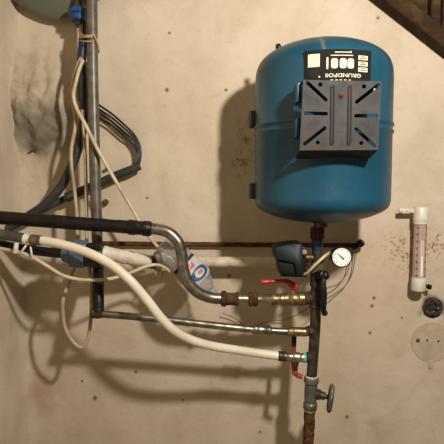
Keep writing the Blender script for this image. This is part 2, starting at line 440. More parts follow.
for u in (333.8, 342.2, 349.8): lab('rounded_panel', flat_shape(roundrect(6.6 * KL, 9.6 * KL, 2.2 * KL)), u, 63.5)
lab('white_panel', flat_shape(rect(11.5 * KL, 12.5 * KL)), 314, 60)
lab('dark_panel', flat_shape(rect(11.5 * KL, 7 * KL)), 314, 72.5, 'platerib')
for v in (57.4, 63.2, 68.8):
    q = lab('small_panel', flat_shape(rect(10.5 * KL, 4.2 * KL)), 363, v)
    for dv in (-1, .6): emit('print_line', wrap(flat_shape(rect((6 if dv < 0 else 7.5) * KL, .7 * KL)), .0018, lx(363), lv(v + dv)), M['ink'], labobj, sharp=180)
lab('rule', flat_shape(rect(22 * KL, .8 * KL)), 341, 55.8)
lab('print_line', flat_shape(rect(14 * KL, .9 * KL)), 341, 52.8)
lab('print_dot', flat_shape(circle((0, 0), 1.0 * KL)), 349.5, 52.6)
for u in (331.5, 336, 340, 344.5, 349): lab('print_line', flat_shape(rect(2.4 * KL, .7 * KL)), u, 79.5)
lab('print_dot', flat_shape(circle((0, 0), .9 * KL)), 319.5, 76)
# steel mounting plate held in front of the tank
HP = .36; kp = S(HP)
pc = P(340.5, 116, HP)
def pl(zx, zy): return ((290 + zx / 4.44 - 340.5) * kp, -(70 + zy / 4.44 - 116) * kp)
outer = [pl(*q) for q in ((58, 50), (398, 56), (392, 352), (46, 354))]
sl = [((75, 60), (158, 135)), ((385, 72), (292, 145)), ((70, 193), (160, 195)), ((290, 204), (378, 204)), ((155, 257), (68, 326)), ((292, 262), (373, 333))]
holes = [capsule(pl(*a), pl(*b_), 1.75 * kp) for a, b_ in sl] + [circle(pl(*q), 2.1 * kp) for q in ((133, 70), (323, 78), (125, 320), (316, 322))]
PB = lambda x, y, z: Vector((pc.x + x, pc.y - z, pc.z + y))       # plate frame: x right, y up, z towards the room
b = flat_shape(outer, holes, extrude=.0022)
for v in b.verts: v.co = PB(*v.co)
# return flange along the lower and upper edge, going back to the shell
ol = [PB(*q, 0) for q in outer]
for i0, i1, drop in ((3, 2, -.012), (0, 1, .004)):
    p, q = ol[i0], ol[i1]; back = Vector((0, .046, drop)); th = Vector((0, 0, .0035 if drop < 0 else -.0035))
    vs = [b.verts.new(x) for x in (p, q, q + back, p + back, p + th, q + th, q + back + th, p + back + th)]
    for f in ((0, 1, 2, 3), (7, 6, 5, 4), (0, 4, 5, 1), (1, 5, 6, 2), (2, 6, 7, 3), (3, 7, 4, 0)): b.faces.new([vs[j] for j in f])
plate = emit('mounting_plate', b, M['plate'], tank, label='grey slotted steel mounting plate', sharp=30)
for zx in (187, 262):
    bm = flat_shape(capsule(pl(zx, 80), pl(zx, 322), 2.0 * kp), [capsule(pl(zx, 84), pl(zx, 318), .75 * kp)], extrude=.0012)
    for v in bm.verts: v.co = PB(v.co.x, v.co.y, v.co.z + .0030)
    emit('pressed_rib', bm, M['platerib'], plate, sharp=30)
bm = bmesh.new(); c = PB(*pl(225, 117), 0); turned(bm, c, c + Vector((0, -.006, 0)), [(0, 3.4 * kp), (.55, 3.2 * kp), (.6, 2.0 * kp), (.95, 1.7 * kp), (1, 1.0 * kp)], 18)
bo = emit('bolt', bm, M['rust'], plate)
for zx in (52, 390):
    for zy in (75, 230):
        bm = bmesh.new(); c = PB(*pl(zx + (-7 if zx < 200 else -6), zy + 20), -.03); add_box(bm, c, (.008, .036, .034), bev=.0015)
        emit('plate_support', bm, M['blue'], tank, label='blue support leg behind the plate')

# ------------------------------------------------------------------ second vessel, cut by the top edge
HV = .034; kv = S(HV)
vc = P(55, -35, HV); vr = 61 * kv; vz = 52 * kv
ves = thing('expansion_vessel', (vc.x, vc.y, vc.z - vz), 'grey green round bottomed vessel cut off by the top left edge', 'tank')
bm = bmesh.new()
vp = [(.3, 17), (7, 15.6), (14, 13.2), (22, 10), (29, 6.4), (35, 3), (41, -1.5), (46, -7), (50, -15), (52, -26), (52.5, -45), (52.5, -110), (45, -125), (25, -132)]
prof = [((-v - 35) * kv, u * kv) for u, v in vp]
turned(bm, (vc.x, vc.y, vc.z), (vc.x, vc.y, vc.z + 1), prof, 48)
for v in bm.verts: v.co.y = vc.y + (v.co.y - vc.y) * .25
emit('vessel_body', bm, M['vessel'], ves, sharp=60)
bm = bmesh.new(); turned(bm, P(79, -4, .062), P(79, 26, .075), [(0, 5 * kv), (.5, 5 * kv), (.5, 4 * kv), (1, 4 * kv)], 20)
emit('outlet', bm, M['dark_steel'], ves)
bm = bmesh.new(); turned(bm, P(79.2, 9, .069), P(79, 22, .074), [(0, 7 * kv), (.1, 8.2 * kv), (.2, 9.4 * kv), (.5, 9.4 * kv), (.55, 7.6 * kv), (.95, 7 * kv), (1, 5 * kv)], 24)
emit('blue_nut', bm, M['blue_fit'], ves, label='bright blue union nut')

# ------------------------------------------------------------------ upright riser under the tank
K = S(H)
ris = thing('riser_pipe', P(310, 378, H), 'dark upright steel pipe with brass fittings below the blue tank', 'pipe')
bm = bmesh.new(); turned(bm, P(317.5, 227, H), P(317.5, 240, H), [(0, 6.6 * K), (.15, 7.2 * K), (.8, 7.2 * K), (1, 6.2 * K)], 8)
emit('union_nut', bm, M['rustdark'], ris, sharp=25)
bm = bmesh.new(); turned(bm, P(317.3, 239, H), P(317, 266, H), [(0, 5.3 * K), (1, 5.3 * K)], 20)
emit('upper_pipe', bm, M['hose_grey'], ris)
bm = bmesh.new(); turned(bm, P(317.3, 239.5, H), P(317.2, 249, H), [(0, 5.5 * K), (.1, 5.7 * K), (.9, 5.7 * K), (1, 5.5 * K)], 20)
emit('blue_tape', bm, M['blue_mark'], ris, label='band of blue tape')
bm = bmesh.new(); turned(bm, P(317, 262, H), P(316.5, 274, H), [(0, 5.5 * K), (.12, 6.6 * K), (.88, 6.6 * K), (1, 5.5 * K)], 6, rot=.3)
emit('hex_fitting', bm, M['brass'], ris, sharp=25)
bm = bmesh.new(); turned(bm, P(316.3, 273, H), P(316, 308, H), [(0, 5.2 * K), (.1, 6.2 * K), (.35, 6.2 * K), (.4, 5.3 * K), (.5, 5.3 * K), (.52, 6.6 * K), (.9, 6.6 * K), (.95, 7 * K), (1, 5.4 * K)], 20, lump=.0006)
turned(bm, P(303, 298.5, H), P(316, 298.5, H), [(0, 5.6 * K), (.1, 6.6 * K), (.35, 6.4 * K), (.4, 5.6 * K), (1, 5.4 * K)], 18, lump=.0005)
emit('rusty_tee', bm, M['rustdark'], ris)
bm = bmesh.new(); add_tube(bm, spline(px((316, 305, H), (315, 330, H), (313.5, 352, H), (311.5, 379, H)), 6), 5.4 * K, 20)
emit('lower_pipe', bm, M['dark_steel'], ris)
for v, u in ((331, 314.5), (357.5, 313)):
    bm = bmesh.new(); turned(bm, P(u - 9, v, H), P(u, v, H), [(0, 4.6 * K), (.3, 5.0 * K), (.35, 5.6 * K), (1, 5.4 * K)], 16, lump=.0005)
    emit('branch', bm, M['rustdark'], ris)

gv = thing('gate_valve', P(310, 412, H), 'grey gate valve with round handwheel seen edge on, above the rusty pipe', 'valve')
bm = bmesh.new(); turned(bm, P(311.5, 377, H), P(310, 409, H), [(0, 7 * K), (.03, 7.6 * K), (.16, 7.6 * K), (.2, 6.3 * K), (.4, 6.6 * K), (.6, 6.6 * K), (.78, 6.1 * K), (.82, 7.2 * K), (.97, 7.2 * K), (1, 6.6 * K)], 24, lump=.0005)
emit('valve_body', bm, M['galv'], gv)
bm = bmesh.new(); turned(bm, P(313, 393, H), P(329, 397.5, H + .012), [(0, 5 * K), (.25, 5.2 * K), (.45, 5.4 * K), (.47, 4.2 * K), (.75, 4 * K), (.78, 2.4 * K), (1, 2.2 * K)], 16)
emit('bonnet', bm, M['dark_steel'], gv)
wc = P(330.5, 398, H + .012); wd = (P(329, 397.5, H + .012) - P(313, 393, H)); wd = Vector((1, -.22, -.14)).normalized()
bm = bmesh.new()
e1 = wd.orthogonal().normalized(); e2 = wd.cross(e1)
rp = [wc + (e1 * math.cos(2 * PI * k / 40) + e2 * math.sin(2 * PI * k / 40)) * 12 * K * (1 + .05 * math.cos(6 * 2 * PI * k / 40)) for k in range(41)]
add_tube(bm, rp, 2.4 * K, 10)
for k in range(3):
    a = 2 * PI * k / 3 + .4; add_tube(bm, [wc, wc + (e1 * math.cos(a) + e2 * math.sin(a)) * 11.5 * K], 2.0 * K, 8)
turned(bm, wc - wd * 2.6 * K, wc + wd * 3.2 * K, [(0, 3.4 * K), (.8, 3.2 * K), (1, 2 * K)], 12)
emit('handwheel', bm, M['galv'], gv, sharp=50)
bm = bmesh.new(); turned(bm, P(311.5, 375.5, H), P(311.4, 378.5, H), [(0, 5.6 * K), (.2, 6.6 * K), (.8, 6.8 * K), (1, 6.6 * K)], 20)
emit('thread_tape', bm, M['teflon'], gv, label='pale thread tape')
bm = bmesh.new(); turned(bm, P(310, 408.5, H), P(309.9, 411, H), [(0, 6.4 * K), (.2, 6.5 * K), (.8, 6.2 * K), (1, 5.6 * K)], 20)
emit('thread_tape', bm, M['teflon'], gv, label='pale thread tape')
rp = thing('rusty_pipe', (P(307, 500, H).x, -H, 0), 'rough brown rusty pipe dropping below the gate valve', 'pipe')
bm = bmesh.new(); a = P(309.9, 409, H); e = P(307, 470, H); e2_ = Vector((e.x - .004, e.y, 0.0))
add_tube(bm, [a.lerp(e, k / 40) for k in range(41)] + [e.lerp(e2_, k / 30) for k in range(1, 31)], 5.7 * K, 22, lump=.0022, lumpf=110)
emit('pipe', bm, M['rust'], rp)

# black lever valve at the riser
lv_ = thing('lever_valve', P(323, 300, .205), 'small valve with a black hanging lever right of the brass riser', 'valve')
bm = bmesh.new(); turned(bm, P(316, 275, H + .005), P(325, 275.5, .212), [(0, 4.4 * K), (.6, 4.2 * K), (.62, 5 * K), (.95, 5 * K), (1, 4 * K)], 14)
emit('hub', bm, M['black_pl'], lv_)
bm = tube(px((325, 276, .212), (323, 283, .214), (323.5, 296, .216), (323.6, 310, .214), (324.6, 314.5, .212)), [2.4 * K if i < 5 else (2.6 + 1.0 * math.sin(min(1, (i - 5) / 18) * PI)) * K for i in range(33)], 10)
add_sphere(bm, P(324.8, 313, .212), 3.0 * K)
add_sphere(bm, P(325, 275.5, .21), 4.6 * K)
emit('lever', bm, M['black_pl'], lv_)

# ------------------------------------------------------------------ pressure switch and gauge
sw = thing('pressure_switch', P(292, 277, .2), 'dark slate pressure switch box with stepped cover left of the riser', 'switch')
def quad_box(pts, h0, h1, bev):
    q = [P(*p, h1) for p in pts]
    b = prism(q, Vector((0, h1 - h0, 0)))
    bmesh.ops.bevel(b, geom=b.edges[:], offset=bev, segments=3, affect='EDGES', profile=.5)
    return b
emit('upper_cover', quad_box([(274.5, 247), (294, 244), (302.5, 243.5), (304, 276), (296, 276), (296, 261), (276, 260.5)], .165, .235, .003), M['switch'], sw, sharp=50)
emit('lower_cover', quad_box([(277.5, 260), (297, 260.5), (298, 276.5), (280, 273.5)], .17, .228, .004), M['switch'], sw, sharp=50)
emit('base', quad_box([(296.5, 246), (306, 247), (307, 277.5), (281, 276.5), (280, 272), (297, 273)], .158, .205, .002), M['black_pl'], sw, sharp=50)
bm = bmesh.new(); turned(bm, P(301.5, 252, .205), P(304.5, 252, .224), [(0, 3.5 * K), (.8, 3.5 * K), (1, 2.4 * K)], 14)
emit('screw_head', bm, M['nickel'], sw)
bm = bmesh.new(); turned(bm, P(303, 257.5, .185), P(316, 257.5, H), [(0, 2.6 * K), (.2, 2.6 * K), (.22, 3.6 * K), (.55, 3.6 * K), (.57, 2.6 * K), (1, 2.6 * K)], 12)
emit('brass_connector', bm, M['brass'], sw)
bm = tube(px((302, 265, .18), (306, 263, .175), (312, 268, .172)), 2.6 * K, 10)
emit('cable_gland', bm, M['rustdark'], sw)
gz = thing('pressure_gauge', P(341, 268, .2), 'round white dial pressure gauge right of the riser', 'gauge')
gc = P(341.3, 257, .213); gk = S(.213); gn = Vector((-.04, -1, -.0)).normalized(); ga = gc + gn * .004
bm = bmesh.new(); turned(bm, gc - gn * .024, gc + gn * .005, [(0, 7.5 * gk), (.15, 10 * gk), (.8, 10.3 * gk), (1, 10.3 * gk), (1.0, 9.6 * gk), (.9, 9.3 * gk), (.86, 0.0008)], 36)
emit('case', bm, M['black_pl'], gz)
bm = bmesh.new(); turned(bm, gc, gc + gn * .0042, [(0, 9.35 * gk), (.9, 9.35 * gk), (1, 9.2 * gk)], 36)
face = emit('dial', bm, M['dial'], gz, label='white dial face')
gx = Vector((0, 0, 1)).cross(gn).normalized() * -1
if gx.x < 0: gx = -gx
gu = Vector((0, 0, 1)); gu = (gu - gn * gu.dot(gn)).normalized()
bm = bmesh.new()
for k in range(25):
    a = math.radians(225 - 270 * k / 24); r0 = (7.0 if k % 4 == 0 else 7.7) * gk; r1 = 8.5 * gk; w = .13 * gk if k % 4 else .24 * gk
    dr = gx * math.cos(a) + gu * math.sin(a); dt = gx * -math.sin(a) + gu * math.cos(a); o = gc + gn * .0045
    vs = [bm.verts.new(o + dr * r + dt * s * w) for r, s in ((r0, -1), (r1, -1), (r1, 1), (r0, 1))]; bm.faces.new(vs)
r_ = bmesh.ops.extrude_face_region(bm, geom=bm.faces[:]); bmesh.ops.translate(bm, verts=[v for v in r_['geom'] if isinstance(v, bmesh.types.BMVert)], vec=-gn * .0004)
emit('graduation', bm, M['ink'], face)
bm = bmesh.new(); o = gc + gn * .0052; dv = (gx * .72 - gu * .66).normalized(); dp = gx * .66 + gu * .72
vs = [o - dv * 6 * gk - dp * .2 * gk, o - dv * 6 * gk + dp * .2 * gk, o + dp * .5 * gk, o + dv * 2.8 * gk + dp * .9 * gk, o + dv * 2.8 * gk - dp * .9 * gk, o - dp * .5 * gk]
emit('needle', prism(vs, -gn * .0006), M['ink'], gz)
bm = bmesh.new(); turned(bm, P(331, 257.5, .2), P(323, 259, .187), [(0, 2.6 * K), (.3, 2.6 * K), (.32, 3.4 * K), (.7, 3.4 * K), (.72, 2.4 * K), (1, 2.4 * K)], 6)
emit('connector', bm, M['brass'], gz, sharp=25)
bm = bmesh.new(); add_tube(bm, spline(px((323, 259, .187), (320, 262, .183), (317, 268, .18)), 6), 2.6 * K, 10)
emit('stem', bm, M['dark_steel'], gz)
emit('electric_cable', tube(px((300, 276, .195), (307, 273, .21), (313, 267, .217), (321, 259.5, .218), (326, 255, .205), (330, 252.5, .16)), 1.5 * K, 10), M['beige_cable'],
     label='short pale cable passing in front of the riser to the gauge', cat='cable')

# ------------------------------------------------------------------ black pipe with steel S bend and the red lever valve
bp = thing('bent_pipe', P(150, 228, .15), 'thick black pipe ending in a bare steel S bend across the left half', 'pipe')
bm = bmesh.new(); pts = [P(-24, 215.8, .2).lerp(P(140, 228, .2), k / 40) for k in range(41)]
add_tube(bm, pts, 6.7 * S(.2), 20, lump=.0007, lumpf=90)
emit('black_section', bm, M['blackpipe'], bp, label='tarred black straight section')
bm = bmesh.new(); turned(bm, P(128, 227, .2), P(152, 229, .2), [(0, 6.8 * K), (.04, 7.6 * K), (.3, 7.6 * K), (.33, 7 * K), (.62, 7 * K), (.65, 7.7 * K), (.9, 7.6 * K), (1, 5.9 * K)], 22, lump=.0008, lumpf=110)
emit('joint_collar', bm, M['blackpipe'], bp)
bm = tube(px((148, 228.5, .2), (159, 229.5, .2), (170, 233.5, .2), (178.5, 243, .2), (182, 256, .2), (183.5, 270, .2), (188.5, 283, .198), (198, 292.5, .193), (210, 297.5, .185), (224, 299, .18)), 5.7 * S(.19), 20)
emit('steel_bend', bm, M['steel'], bp, label='bare steel S shaped bend')
def piece(name, u0, v0, u1, v1, prof, m, par, seg=20, h0=H, h1=H, lump=0.0, **k):
    bm = bmesh.new(); turned(bm, P(u0, v0, h0), P(u1, v1, h1), [(t, r * K) for t, r in prof], seg, lump=lump); return emit(name, bm, M[m], par, **k)
piece('flange', 221, 298.6, 226.5, 298.7, [(0, 6.6), (.15, 8), (.85, 8), (1, 6.6)], 'rustdark', bp, lump=.0005)
piece('coupling', 226, 298.7, 238.5, 299, [(0, 5.8), (.1, 6.6), (.45, 6.2), (.8, 6.4), (.9, 7.2), (1, 6.2)], 'rust', bp, lump=.0008)
piece('nipple', 238, 299, 249, 299.2, [(0, 5.2), (1, 5.2)], 'bright_steel', bp)
piece('coupling', 248, 299.2, 258, 299.3, [(0, 5.4), (.15, 7.2), (.4, 7), (.5, 6.2), (.6, 7), (.85, 7.2), (1, 5.4)], 'rust', bp, lump=.0008)
piece('nipple', 257, 299.3, 272, 299.4, [(0, 5), (.7, 5), (.75, 5.6), (1, 5.6)], 'bright_steel', bp)
piece('collar', 271, 299.4, 284, 299.4, [(0, 5.8), (.1, 6.4), (.3, 6.4), (.35, 5.4), (.7, 5.4), (.75, 6.6), (1, 6.4)], 'brass', bp, lump=.0003)
bv = thing('ball_valve', P(293, 306, H), 'brass ball valve with a bright red lever pointing left under the switch box', 'valve')
piece('valve_body', 283, 299.3, 304.5, 298.8, [(0, 6.4), (.04, 7), (.22, 7), (.26, 6.2), (.4, 7.0), (.6, 7.0), (.72, 6.2), (.76, 7), (.96, 7), (1, 6.2)], 'brass', bv, seg=16, sharp=30)
bm = bmesh.new(); turned(bm, P(293.5, 294, H), P(293.5, 283, H), [(0, 3.2 * K), (.4, 3.2 * K), (.42, 2 * K), (1, 2 * K)], 12)
emit('stem', bm, M['bright_steel'], bv)
bm = bmesh.new()
lp = spline(px((296, 287.5, .182), (292.5, 285, .186), (287, 281.6, .19), (279, 280.9, .193), (270, 281.6, .196), (263.5, 282, .198)), 6)
nl = len(lp)
add_tube(bm, lp, [(3.3 if i < nl * .2 else 3.3 - (i / nl - .2) * 4.2 if i < nl * .55 else 1.7 if i < nl * .8 else 2.4) * K for i in range(nl)], 10)
add_sphere(bm, P(262.5, 282, .198), 2.6 * K); add_box(bm, P(293.5, 286.5, .182), (.017, .017, .011), bev=.003)
emit('lever', bm, M['red'], bv, label='bright red lever handle')

# ------------------------------------------------------------------ slim steel pipe, upright pipe at the left, white hose
sp = thing('steel_pipe', P(96, 318, .2), 'slim bare steel pipe running level from the upright left pipe to the riser', 'pipe')
emit('pipe', tube(px((96, 313.5, .2), (150, 318.2, .195), (250, 329.2, .184), (307, 332.5, .18)), 3.7 * S(.19), 16, 6), M['steel'], sp)
bm = bmesh.new(); turned(bm, P(91, 312.8, .2), P(103, 314, .2), [(0, 4.2 * S(.2)), (.1, 5.2 * S(.2)), (.6, 5.2 * S(.2)), (1, 4.2 * S(.2))], 16)
emit('elbow', bm, M['rustdark'], sp)
bm = bmesh.new(); turned(bm, P(253, 329.3, .1835), P(271, 330.6, .1825), [(0, 4.4 * K), (.06, 5.2 * K), (.2, 5.2 * K), (.25, 4.7 * K), (.75, 4.7 * K), (.8, 5.2 * K), (.94, 5.2 * K), (1, 4.4 * K)], 18)
emit('coupling', bm, M['steel'], sp)
bm = bmesh.new(); turned(bm, P(287, 331.5, .181), P(307, 332, .18), [(0, 4.2 * K), (.1, 4.8 * K), (1, 4.6 * K)], 16, lump=.0005)
emit('threaded_end', bm, M['brass'], sp)
HU = .07; KU = S(HU)
up = thing('upright_pipe', P(98, 312, .2), 'tall bare steel pipe standing upright at the left with string tied round its top', 'pipe')
bm = bmesh.new(); add_tube(bm, spline(px((91.5, -30, .108), (92.5, 60, .11), (94.5, 150, .115), (97, 235, .122), (98, 262, .135)), 8), 5.4 * S(.11), 20)
emit('bare_section', bm, M['galv'], up)
bm = bmesh.new(); add_tube(bm, spline(px((98, 258, .132), (98.3, 272, .15), (98.4, 285, .175), (98.4, 298, .192), (98.4, 313, .2)), 6), 5.6 * S(.19), 20)
emit('dark_section', bm, M['blackpipe'], up, label='dark tarred lower end')

HH = .23; KH = S(HH)
hose = thing('white_hose', P(285, 356, HH), 'thick white flexible hose sweeping from upper left to the lower ball valve', 'hose')
emit('hose', tube(px((38, 240, .235), (58, 243.5, .245), (85, 251.5, .255), (110, 264, .262), (130, 280.5, .264), (147, 300, .26), (161, 318, .252), (174, 330.5, .243), (189, 339, .23), (210, 345.5, .212), (240, 350.5, .19), (262, 353.8, .182), (280, 356, .18)), 4.6 * S(.23), 16), M['white_hose'], hose)
bm = bmesh.new(); turned(bm, P(30.5, 239.8, .232), P(42, 240.6, .236), [(0, 4.4 * KH), (.08, 5.6 * KH), (.5, 5.6 * KH), (.55, 5.2 * KH), (1, 5.2 * KH)], 12)
emit('crimp_ferrule', bm, M['ferrule'], hose)
bm = bmesh.new(); turned(bm, P(23.5, 238.3, .23), P(31, 239.8, .232), [(0, 4 * KH), (.15, 5.4 * KH), (.4, 5.4 * KH), (.45, 3.8 * KH), (1, 4.2 * KH)], 16)
emit('end_fitting', bm, M['white_pl'], hose)
bm = bmesh.new(); turned(bm, P(278, 356, H), P(286.5, 356.6, H), [(0, 4.8 * K), (.1, 5.2 * K), (.55, 5.2 * K), (.58, 5.0 * K), (.62, 5.4 * K), (.95, 5.4 * K), (1, 4.6 * K)], 12)
emit('crimp_ferrule', bm, M['dark_steel'], hose)
emit('grey_pipe', tube(px((-34, 228.5, .21), (-14, 232, .22), (0, 234, .225), (24, 238.4, .23)), 5.2 * KH, 16), M['greypipe'], label='short dull grey pipe feeding the white hose at the left edge', cat='pipe')

b2 = thing('ball_valve', P(296, 366, H), 'small nickel ball valve with dull red upright handle ending the white hose', 'valve')
piece('valve_body', 286, 356.6, 304.5, 357.8, [(0, 4), (.06, 4.6), (.3, 4.6), (.34, 3.8), (.45, 5.2), (.7, 5.4), (.78, 4.4), (.86, 4.8), (1, 4.6)], 'nickel', b2, seg=14, sharp=30)
piece('sealant', 302.5, 357.5, 306.5, 357.8, [(0, 4.2), (.3, 5.1), (.7, 5.1), (1, 4.4)], 'teal', b2, label='ring of teal sealant')
bm = bmesh.new(); turned(bm, P(296, 360, H), P(295.5, 371, H), [(0, 3 * K), (.5, 3 * K), (.52, 2.2 * K), (1, 2.2 * K)], 12)
emit('stem', bm, M['dark_steel'], b2)
bm = bmesh.new()
add_tube(bm, spline(px((302, 376.8, H), (297, 375, H), (294.5, 371, .176), (293.6, 364, .163), (293.8, 352, .157), (294, 344, .156)), 6), 2.5 * K, 10)
add_box(bm, P(295, 372.5, H), (.013, .014, .009), bev=.002)
hnd = emit('handle', bm, M['reddull'], b2, label='dull red handle')
bm = bmesh.new(); add_tube(bm, px((294, 346, .156), (294, 336, .156)), [2.6 * K, 2.8 * K], 10); emit('grip', bm, M['black_pl'], hnd, label='black grip end')

# ------------------------------------------------------------------ thin rusty pipe and white pipe along the wall
wp_ = thing('wall_pipe', P(220, 244, .016), 'thin dark rusty pipe running level along the wall behind the bottle', 'pipe')
bm = bmesh.new(); a, e = P(101, 243.5, .016), P(356, 245.5, .016); add_tube(bm, [a.lerp(e, k / 50) for k in range(51)], 2.4 * S(.016), 12, lump=.0008, lumpf=60)
emit('pipe', bm, M['rust'], wp_)
HW = .055; KW = S(HW)
wt = thing('white_pipe', P(200, 262, HW), 'grubby white plastic pipe running behind the crushed bottle to the switch box', 'pipe')
emit('pipe', tube(px((146, 261.3, .115), (160, 262.8, .09), (178, 263, .065), (200, 262, HW), (240, 262, HW), (279, 262.5, HW), (300, 263, .068), (311, 264, .11), (316, 265, .168)), 5.4 * KW, 18), M['white_pipe'], wt)
bm = bmesh.new(); turned(bm, P(102, 252.5, .176), P(154, 262.5, .105), [(0, 6.6 * S(.14)), (.36, 6.8 * S(.14)), (.37, 7.4 * S(.14)), (.44, 7.4 * S(.14)), (.45, 6.9 * S(.14)), (.8, 6.9 * S(.14)), (.9, 6.4 * S(.14)), (.97, 5.2 * S(.14)), (1, 3 * S(.14))], 22, lump=.0006)
emit('socket', bm, M['white_pipe'], wt, label='thicker white socket')
bm = bmesh.new(); turned(bm, P(149, 261.6, .112), P(155, 262.6, .104), [(0, 6.4 * S(.108)), (.1, 6.9 * S(.108)), (.9, 6.7 * S(.108)), (1, 6.2 * S(.108))], 18)
emit('hose_clamp', bm, M['dark_steel'], wt)
HB = .185; KB = S(HB)
bw = thing('black_pipe', P(30, 250, HB), 'smooth black plastic pipe from the left edge into the blue coupling', 'pipe')
emit('pipe', tube(px((-20, 242.5, HB), (0, 245, HB), (35, 250.5, HB), (70, 254.5, HB)), 4.9 * KB, 16), M['black_pl'], bw)
cp = thing('compression_coupling', P(82, 266, HB), 'blue grey ribbed compression coupling with black nut below the thick black pipe', 'coupling')
def ribbed(bm, A_, B_, r0, r1, n=18):
    rings = [(0, r0 * .9), (.08, r0), (.9, r1), (1, r1 * .93)]
    A_ = Vector(A_); B_ = Vector(B_); ax = B_ - A_; T = ax.normalized(); nr = T.orthogonal().normalized(); bi = T.cross(nr); R_ = []
    for t_, r in rings:
        R_.append([bm.verts.new(A_ + ax * t_ + (nr * math.cos(2 * PI * k / (n * 4)) + bi * math.sin(2 * PI * k / (n * 4))) * r * (1.07 if (k // 2) % 2 else .97)) for k in range(n * 4)])
    for i in range(3):
        for k in range(n * 4): bm.faces.new((R_[i][k], R_[i][(k + 1) % (n * 4)], R_[i + 1][(k + 1) % (n * 4)], R_[i + 1][k]))
    bm.faces.new(R_[0][::-1]); bm.faces.new(R_[-1])
bm = bmesh.new(); ribbed(bm, P(63, 252, HB), P(73, 253, HB), 8.6 * KB, 11 * KB, 10); emit('tapered_collar', bm, M['blue_nut'], cp, sharp=20)
bm = bmesh.new(); ribbed(bm, P(71.5, 252.8, HB), P(86.5, 254.6, HB), 13.4 * KB, 13.0 * KB, 8); emit('blue_nut', bm, M['blue_nut'], cp, sharp=20)
bm = bmesh.new(); ribbed(bm, P(86, 254.5, HB), P(103, 256.3, HB), 11.6 * KB, 11.6 * KB, 9); emit('black_nut', bm, M['black_pl'], cp, sharp=20)
bm = bmesh.new(); turned(bm, P(101, 253, .178), P(109, 254, .172), [(0, 8 * KB), (.5, 8 * KB), (1, 7.2 * KB)], 20); emit('seal_ring', bm, M['white_pipe'], cp, label='pale seal ring')

# ------------------------------------------------------------------ crushed bottle
def clear_mat():
    t = NT('cloudy_clear_plastic')
    t.set('Base Color', rgb(170, 166, 168)); t.set('Roughness', .18); t.set('Specular IOR Level', .6)
    out = t.n['Material Output']; tr = t.new('ShaderNodeBsdfTransparent', {0: (.93, .93, .95, 1)})
    lw = t.new('ShaderNodeLayerWeight', {'Blend': .35}).outputs['Facing']
    mx = t.new('ShaderNodeMixShader', {0: t.ramp(lw, 0, 1, .30, .85)}); t.l.new(tr.outputs[0], mx.inputs[1]); t.l.new(t.b.outputs[0], mx.inputs[2])
    t.l.new(mx.outputs[0], out.inputs[0]); t.bump(t.noise(60, 4), .6, .004)
    return t.m
CM = clear_mat()
HBT = .108
ba, bb = P(160.5, 244, .13), P(215, 294.5, .135)
bo = thing('plastic_bottle', ba.lerp(bb, .5), 'crumpled clear plastic bottle with blue white and red label wedged behind the steel bend', 'bottle')
kb = S(.13) * 1.08
bprof = [(0, 3), (.01, 8), (.04, 11.5), (.09, 13), (.2, 13.4), (.3, 12.2), (.36, 13.4), (.5, 13.6), (.64, 13.2), (.72, 12.4), (.8, 10), (.86, 7), (.9, 4.8), (.91, 4.4)]
def br(t_):
    for (a_, r0), (b_, r1) in zip(bprof, bprof[1:]):
        if a_ <= t_ <= b_: return r0 + (r1 - r0) * (t_ - a_) / (b_ - a_)
    return bprof[-1][1]
BT = (bb - ba).normalized(); BN = BT.cross(Vector((0, 1, 0))).normalized(); BD = BT.cross(BN)
if BD.y > 0: BD = -BD                       # towards the room
if BN.z < 0: BN = -BN
def bpos(t_, ang, off=0.0):
    d_ = BD * math.cos(ang) + BN * math.sin(ang); r = br(t_) * kb * 1.0
    p = ba.lerp(bb, t_) + d_ * r
    cr = .0045 * noise.fractal(p * 34, 1, 2, 3) * min(1, r / .02)
    return p + d_ * (cr + off)
def bshell(t0, t1, a0, a1, nt, na, off):
    bm = bmesh.new(); full = abs(a1 - a0 - 2 * PI) < 1e-4
    G = [[bm.verts.new(bpos(t0 + (t1 - t0) * i / nt, a0 + (a1 - a0) * k / na, off)) for k in range(na if full else na + 1)] for i in range(nt + 1)]
    for i in range(nt):
        for k in range(na): bm.faces.new((G[i][k], G[i][(k + 1) % len(G[i])], G[i + 1][(k + 1) % len(G[i])], G[i + 1][k]))
    if full: bm.faces.new(G[0][::-1]); bm.faces.new(G[-1])
    return bm
emit('bottle_body', bshell(0, .91, 0, 2 * PI, 46, 32, 0), CM, bo, sharp=60)
lm = {k: mat('label_' + k, c, None, .45) for k, c in (('white', rgb(186, 180, 172)), ('navy', rgb(44, 50, 76)), ('orange', rgb(172, 104, 84)), ('blue', rgb(48, 80, 116)))}
bl = emit('label', bshell(.38, .74, -2.6, 2.6, 18, 36, .0006), lm['white'], bo, label='white printed bottle label', sharp=80)
emit('navy_band', bshell(.385, .43, -2.5, 2.5, 4, 36, .0011), lm['navy'], bl, sharp=80)
emit('orange_patch', bshell(.46, .53, -.3, .75, 4, 12, .0011), lm['orange'], bl, sharp=80)
def bdisc(t_, a_, rt, ra, off, r_in=0):
    bm = bmesh.new(); n = 24; rings = [[bm.verts.new(bpos(t_ + rt * q * math.cos(2 * PI * k / n), a_ + ra * q * math.sin(2 * PI * k / n), off)) for k in range(n)] for q in ((r_in, .5 + r_in / 2, 1) if r_in else (.01, .35, .7, 1))]
    for i in range(len(rings) - 1):
        for k in range(n): bm.faces.new((rings[i][k], rings[i][(k + 1) % n], rings[i + 1][(k + 1) % n], rings[i + 1][k]))
    return bm
emit('blue_ring', bdisc(.64, .62, .082, .8, .0012, .58), lm['blue'], bl, sharp=80)
emit('orange_spot', bdisc(.64, .66, .028, .25, .0014), lm['orange'], bl, sharp=80)
emit('navy_arc', bshell(.715, .737, -1.3, -.2, 3, 12, .0013), lm['navy'], bl, sharp=80)
